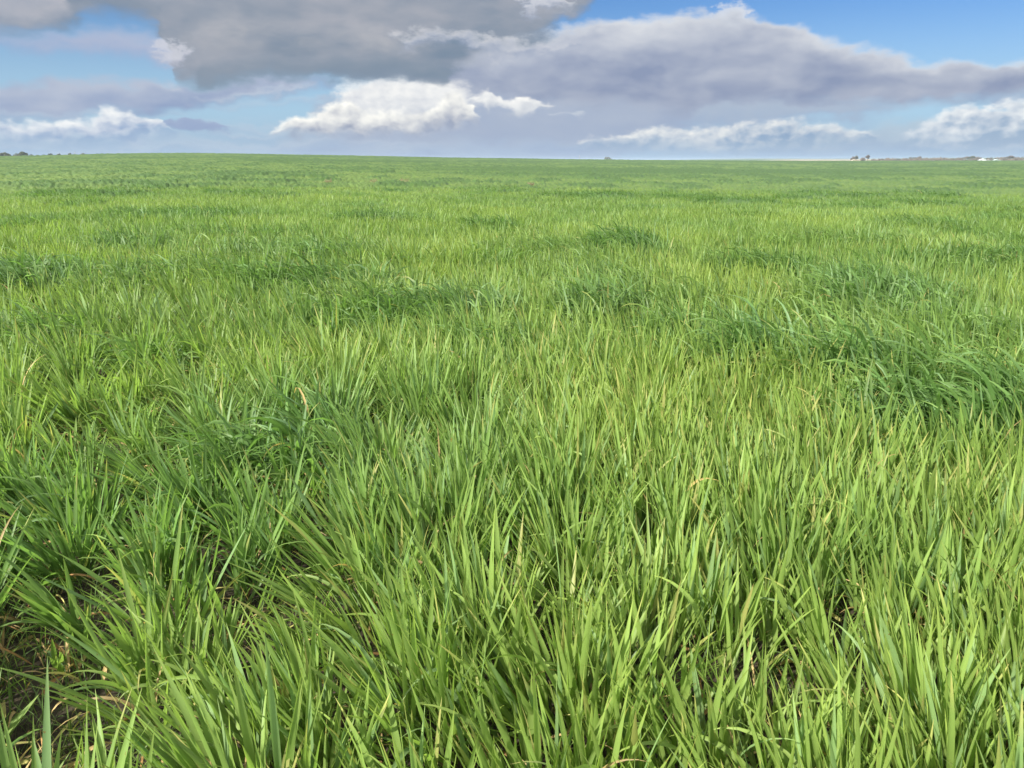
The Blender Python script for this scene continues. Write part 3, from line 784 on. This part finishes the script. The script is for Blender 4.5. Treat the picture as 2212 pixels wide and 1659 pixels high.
def top_z(px, py, dist):
    _, e = azel(px * 2212 / 4032, py * 2212 / 4032)
    return EYE + dist * math.tan(math.radians(e))
def tree(px, pytop, wpx, dist, form, col, label, group, name='gum_tree', cat='tree', seed=1):
    """form: umbrella, round, ragged or bush; height from the line of its top, width from the photo"""
    rg = np.random.default_rng(seed)
    x_, y_, z_ = far_spot(px, dist)
    H = top_z(px, pytop, dist) - z_; W = wpx / 3070 * dist / 2
    t = empty(name, (x_, y_, z_ - 0.1), label, cat, group)
    n = 900 if form != 'bush' else 1400
    if form == 'umbrella':
        fork = 0.45 * H
        tops = [(-0.55 * W, 0.1 * W, 0.82 * H), (0.05 * W, -0.2 * W, 0.93 * H), (0.6 * W, 0.1 * W, 0.84 * H)]
        lobes = [(a, b, c, 0.55 * W, 0.55 * W, 0.10 * H) for a, b, c in tops]
        lobes += [(rg.uniform(-.7, .7) * W, rg.uniform(-.5, .5) * W, rg.uniform(.66, .8) * H, .3 * W, .3 * W, .06 * H) for _ in range(3)]
    elif form == 'round':
        fork = 0.25 * H
        tops = [(-0.35 * W, 0, 0.66 * H), (0.1 * W, 0.1 * W, 0.75 * H), (0.4 * W, -0.1 * W, 0.6 * H)]
        lobes = [(a, b, c, 0.58 * W, 0.55 * W, 0.24 * H) for a, b, c in tops] + [(rg.uniform(-.6, .6) * W, rg.uniform(-.4, .4) * W, rg.uniform(.4, .55) * H, .4 * W, .4 * W, .14 * H) for _ in range(3)]
    elif form == 'ragged':
        fork = 0.4 * H
        tops = [(-0.5 * W, 0, 0.9 * H), (-0.1 * W, 0.2 * W, 0.7 * H), (0.55 * W, 0, 0.8 * H), (0.25 * W, -0.2 * W, 0.93 * H)]
        lobes = [(a, b, c, 0.32 * W, 0.35 * W, 0.09 * H) for a, b, c in tops] + [(0, 0, .52 * H, .5 * W, .45 * W, .1 * H)]
    else:
        fork = 0.12 * H
        tops = [(-0.6 * W, 0, 0.6 * H), (-0.1 * W, 0, 0.62 * H), (0.5 * W, 0, 0.45 * H)]
        lobes = [(-0.52 * W, 0, 0.60 * H, 0.45 * W, 0.5 * W, 0.37 * H), (-0.05 * W, 0.1 * W, 0.60 * H, 0.5 * W, 0.5 * W, 0.36 * H), (0.42 * W, 0, 0.42 * H, 0.48 * W, 0.45 * W, 0.32 * H), (0.1 * W, -0.1 * W, 0.25 * H, 0.8 * W, .5 * W, 0.25 * H)]
    r0 = max(0.10, 0.028 * H)
    base = tube([(0, 0, 0), (0.02 * W, 0.01 * W, fork * 0.5), (0.03 * W, 0, fork)], [r0 * 1.3, r0, r0 * 0.85])
    limbs = [tube([(0.03 * W, 0, fork), (a * 0.45, b * 0.5, (fork + c) * 0.5 + 0.04 * H), (a, b, c)], [r0 * 0.7, r0 * 0.45, r0 * 0.15], 5) for a, b, c in tops]
    V, F = merge([base] + limbs)
    mesh_obj('trunk', V, F, M_bark, parent=t)
    V, F, c = crown_mesh(rg, lobes, n, max(0.16, 0.05 * H), col)
    mesh_obj('crown', V, F, M_fol, parent=t, cols=c, smooth=False)
    return t
G1 = 'trees on the skyline at the far left'
left_trees = [
    (8, 604, 30, 520, 'umbrella', GREYG, 'thin flat-topped grey tree cut by the left edge of the picture'),
    (24, 601, 26, 530, 'umbrella', GREYG, 'flat-topped tree with see-through crown beside the left edge'),
    (40, 606, 22, 500, 'round', OLIVE, 'low dark round bush-like tree just left of the gap in the skyline trees'),
    (66, 603, 30, 500, 'round', OLIVE, 'rounded olive tree at the left end of the dense hedge-like line'),
    (94, 598, 26, 500, 'umbrella', OLIVE, 'tallest flat-topped tree standing above the dense line at far left'),
    (90, 604, 26, 490, 'round', DARKG, 'dark round tree below the tallest flat-topped one'),
    (124, 606, 24, 510, 'round', OLIVE, 'small round tree in the middle of the dense line'),
    (150, 607, 30, 510, 'round', OLIVE, 'long low clump of tree crowns left of a notch in the line'),
    (176, 607, 22, 510, 'round', DARKG, 'low dark tree just left of the bushy one that ends the line'),
    (200, 602, 28, 495, 'round', DARKG, 'dark bushy tree that ends the dense line on the right'),
    (236, 606, 14, 560, 'ragged', GREYG, 'tiny pale tree standing alone right of the dense line'),
    (279, 604, 14, 560, 'ragged', GREYG, 'small ragged tree beside the thin left mast'),
    (300, 607, 24, 540, 'round', OLIVE, 'low round dark bush directly under the left mast'),
    (332, 605, 24, 560, 'umbrella', GREYG, 'pale umbrella-shaped tree right of the left mast'),
    (356, 608, 16, 560, 'round', OLIVE, 'last small bush before the bare rise of the field'),
]
for i, (px, py, w_, d_, f_, c_, lab) in enumerate(left_trees):
    tree(px, py, w_, d_, f_, c_, lab, G1, seed=100 + i)
tree(2396, 616, 34, 470, 'bush', GREYG, 'dense round bush alone on the crest right of the middle, sloping down rightwards', None, name='lone_bush', cat='bush', seed=140)
tree(2040, 622.5, 8, 400, 'bush', OLIVE, 'tiny bush on the skyline left of the middle mast', None, name='small_bush', cat='bush', seed=141)
G2 = 'trees and scrub on the skyline at the far right'
right_trees = [
    (3358, 616, 18, 760, 'round', BROWN, 'left one of a close pair of round pale trees by the cream sheds'),
    (3370, 614, 14, 770, 'umbrella', GREYG, 'taller tree of the close pair by the cream sheds, flat crown'),
    (3397, 617.5, 20, 760, 'round', BROWN, 'low wide round tree between the pair and the tall slim tree'),
    (3415.5, 611, 13, 770, 'umbrella', BROWN, 'tall slim tree with a small crown, highest on the right skyline'),
    (3440, 624, 22, 800, 'round', BROWN, 'low brown tree right of the tall slim tree'),
    (3468, 624, 24, 820, 'ragged', BROWN, 'thin brown scrubby tree at the start of the long belt'),
    (3500, 624, 26, 820, 'round', GREYG, 'grey-green low tree in the left part of the long belt'),
    (3536, 622.5, 26, 830, 'round', DARKG, 'dark green tree in the left part of the long belt'),
    (3564, 623, 26, 820, 'ragged', BROWN, 'ragged brown tree right of the dark green one'),
    (3584, 618.5, 12, 900, 'ragged', GREYG, 'small tree with separate tufts rising left of the umbrella tree'),
    (3600, 619, 16, 860, 'ragged', OLIVE, 'ragged olive tree beneath the little umbrella tree'),
    (3619, 616, 14, 900, 'umbrella', BROWN, 'little umbrella tree standing above the middle of the belt'),
    (3640, 622, 34, 820, 'round', BROWN, 'wide brown tree below and right of the little umbrella tree'),
    (3676, 619.5, 34, 830, 'round', BROWN, 'broad pinkish-brown tree crown right of the middle of the belt'),
    (3712, 621, 30, 830, 'ragged', BROWN, 'thin brown tree before the blue opening in the belt'),
    (3750, 623, 20, 860, 'ragged', GREYG, 'faint grey tree in the blue opening of the belt'),
    (3776, 620, 30, 820, 'round', BROWN, 'brown tree left of the tall group near the white shed'),
    (3806, 616.5, 26, 830, 'umbrella', BROWN, 'broad flat crown on the left of the tall group near the white shed'),
    (3826, 614.5, 24, 820, 'umbrella', OLIVE, 'highest flat crown of the group near the white shed'),
    (3850, 615.5, 24, 820, 'round', BROWN, 'round brown tree directly left above the white shed'),
    (3896, 620, 26, 850, 'round', GREYG, 'grey tree behind the low white roofs'),
    (3926, 621, 26, 850, 'ragged', BROWN, 'ragged brown tree behind the pale greenish roofs'),
    (3950, 617, 28, 820, 'round', BROWN, 'brown tree right of the pale greenish roofs'),
    (3976, 613.5, 24, 830, 'umbrella', BROWN, 'flat-topped brown tree near the right edge, tallest there'),
    (4004, 616.5, 28, 820, 'round', BROWN, 'round brown tree close to the right edge'),
    (4030, 615.5, 28, 830, 'round', GREYG, 'grey-brown tree cut by the right edge of the picture'),
]
for i, (px, py, w_, d_, f_, c_, lab) in enumerate(right_trees):
    tree(px, py, w_, d_, f_, c_, lab, G2, seed=200 + i)
# the low scrub that joins the right-hand trees into one belt
rg = np.random.default_rng(77)
lobes = []
for k in range(120):
    px = rg.uniform(3440, 4090); d_ = rg.uniform(780, 900)
    if 3856 < px < 3890: continue
    x_, y_, z_ = far_spot(px, d_)
    h_ = rg.uniform(1.5, 3.4) + 2.2
    lobes.append((x_, y_, z_ + h_ * 0.45, rg.uniform(2.5, 5.5), rg.uniform(2, 4), h_ * 0.5))
V, F, c = crown_mesh(rg, lobes, 15000, 0.5, BROWN)
o = mesh_obj('scrub', V, F, M_fol, cols=c, smooth=False)
tag(o, 'low brown scrub joining the trees on the right skyline', 'scrub', kind='stuff')

# ---- masts
def mast(px, pytop, dist, label):
    x_, y_, z_ = far_spot(px, dist)
    H = top_z(px, pytop, dist) - z_
    t = empty('radio_mast', (x_, y_, z_), label, 'mast', 'thin masts on the skyline')
    w0, w1 = 0.42, 0.28
    parts = []
    for a in range(3):
        th = 2 * math.pi * a / 3
        parts.append(tube([(w0 * math.cos(th), w0 * math.sin(th), 0), (w1 * math.cos(th), w1 * math.sin(th), H * 0.93)], [0.07, 0.06], 5))
    nb_ = 14
    for k in range(nb_):
        z0, z1 = H * 0.93 * k / nb_, H * 0.93 * (k + 1) / nb_
        for a in range(3):
            w_ = w0 + (w1 - w0) * k / nb_; t0, t1 = 2 * math.pi * a / 3, 2 * math.pi * (a + 1) / 3
            parts.append(tube([(w_ * math.cos(t0), w_ * math.sin(t0), z0), (w_ * math.cos(t1), w_ * math.sin(t1), z1)], [0.03, 0.03], 4))
    V, F = merge(parts); mesh_obj('lattice', V, F, M_steel, parent=t)
    V, F = tube([(0, 0, H * 0.9), (0, 0, H)], [0.05, 0.03], 6); mesh_obj('aerial', V, F, M_steel, parent=t)
mast(2281, 609, 620, 'thin grey mast on the crest left of the lone round bush')
mast(298, 594, 620, 'thin faint mast above the low bushes at the far left')

# ---- sheds
def shed(px, pyridge, wpx, dist, label, wall, roof, rz=0.0, skillion=False, group='farm sheds on the right skyline'):
    x_, y_, z_ = far_spot(px, dist)
    H = top_z(px, pyridge, dist) - z_; W = wpx / 3070 * dist; D = W * 0.6
    t = empty('farm_shed', (x_, y_, z_), label, 'shed', group, rz)
    he = H * 0.74
    V, F = box(0, 0, he / 2, W, D, he); mesh_obj('wall', V, F, wall, parent=t, smooth=False)
    ov = 0.25; th = 0.12
    if skillion: prof = [(-W / 2 - ov, H - 0.4), (W / 2 + ov, he + 0.03), (W / 2 + ov, he + 0.03 + th), (-W / 2 - ov, H - 0.4 + th)]
    else: prof = [(-W / 2 - ov, he + 0.004), (0, H - th), (W / 2 + ov, he + 0.004), (W / 2 + ov, he + th), (0, H), (-W / 2 - ov, he + th)]
    m_ = len(prof)
    V = [(a, -D / 2 - ov, b) for a, b in prof] + [(a, D / 2 + ov, b) for a, b in prof]
    F = [(i, (i + 1) % m_, (i + 1) % m_ + m_, i + m_) for i in range(m_)]
    Fq = F + ([(0, 3, 2, 1), (4, 5, 6, 7)] if skillion else [(0, 5, 4, 1), (1, 4, 3, 2), (6, 7, 10, 11), (7, 8, 9, 10)])
    mesh_obj('roof', V, Fq, roof, parent=t, smooth=False)
    if not skillion:
        V = [(-W / 2, -D / 2 + .01, he), (W / 2, -D / 2 + .01, he), (0, -D / 2 + .01, H - th), (0, -D / 2 + .02, H - th), (-W / 2, D / 2 - .01, he), (W / 2, D / 2 - .01, he), (0, D / 2 - .01, H - th), (0, D / 2 - .02, H - th)]
        mesh_obj('gable', V[:4], [(0, 1, 2, 3)], wall, parent=t, smooth=False)
        mesh_obj('gable', V[4:], [(1, 0, 3, 2)], wall, parent=t, smooth=False)
    V, F = box(-W * 0.12, -D / 2 - 0.02, he * 0.38, W * 0.26, 0.08, he * 0.74); mesh_obj('door', V, F, M_dark, parent=t, smooth=False)
shed(3869, 624.6, 24, 700, 'white curved-looking shed roof below the tall group of trees', M_white, M_white)
shed(3896, 627.5, 10, 700, 'small white shed just right of the large white one', M_white, M_white, skillion=True)
shed(3922, 626.8, 18, 720, 'pale green roofed shed between the small white shed and the brown trees', M_roof, M_roof)
shed(3938, 627.8, 12, 710, 'lowest pale green roof, rightmost of the sheds', M_roof, M_roof, skillion=True)
shed(3363, 627.3, 20, 700, 'cream shed under the close pair of round trees', M_cream, M_cream)
shed(3380, 628, 11, 700, 'cream lean-to joined on the right of the shed under the round trees', M_cream, M_cream, skillion=True)
shed(3423.5, 627.4, 9, 700, 'small square cream shed right of the tall slim tree', M_cream, M_cream, skillion=True)

# ---- dry reddish weeds standing in the crop
def weed(px, py, wpx, label, seed):
    rg = np.random.default_rng(seed)
    x_, y_ = gp(px, py, 0.35)
    z_ = gz(x_, y_); W = wpx / 3070 * math.hypot(x_, y_) / 2
    t = empty('dry_weed', (x_, y_, z_), label, 'weed', 'reddish dry weeds standing in the crop')
    n = 110
    a = rg.uniform(0, 2 * math.pi, n); rr = W * np.sqrt(rg.random(n))
    c = np.array([0.24, 0.24, 0.12])[None] * rg.uniform(0.6, 1.3, n)[:, None]
    V, F, C_ = blades(rr * np.cos(a), rr * np.sin(a) * 0.8, np.zeros(n), a, rg.uniform(0.05, 0.5, n), rg.uniform(-.2, .5, n), rg.uniform(0.30, 0.44, n), rg.uniform(0.008, 0.02, n), rg.normal(0, 1, n), c, c, c * 1.1, 4, False)
    mesh_obj('stems', V, F, M_fol, parent=t, cols=C_)
    V, F, c = crown_mesh(rg, [(rg.uniform(-.8, .8) * W, rg.uniform(-.6, .6) * W, rg.uniform(.33, .42), .2 * W, .2 * W, 0.09) for _ in range(14)] + [(0, 0, .34, W * .8, W * .6, .08)], 420, 0.016, (0.27, 0.24, 0.15))
    mesh_obj('crown', V, F, M_fol, parent=t, cols=c, smooth=False)  # the weed's seed heads, built as small scattered clumps
weed(1290, 716, 34, 'leftmost patch of reddish dry weed in the crop, faint and small', 1)
weed(1468, 716, 44, 'middle one of three close reddish dry weed patches', 2)
weed(1590, 712, 44, 'reddish dry weed patch with a dark tuft of crop before it', 3)
weed(2092, 727, 32, 'small brown weed patch alone near the middle of the field', 4)
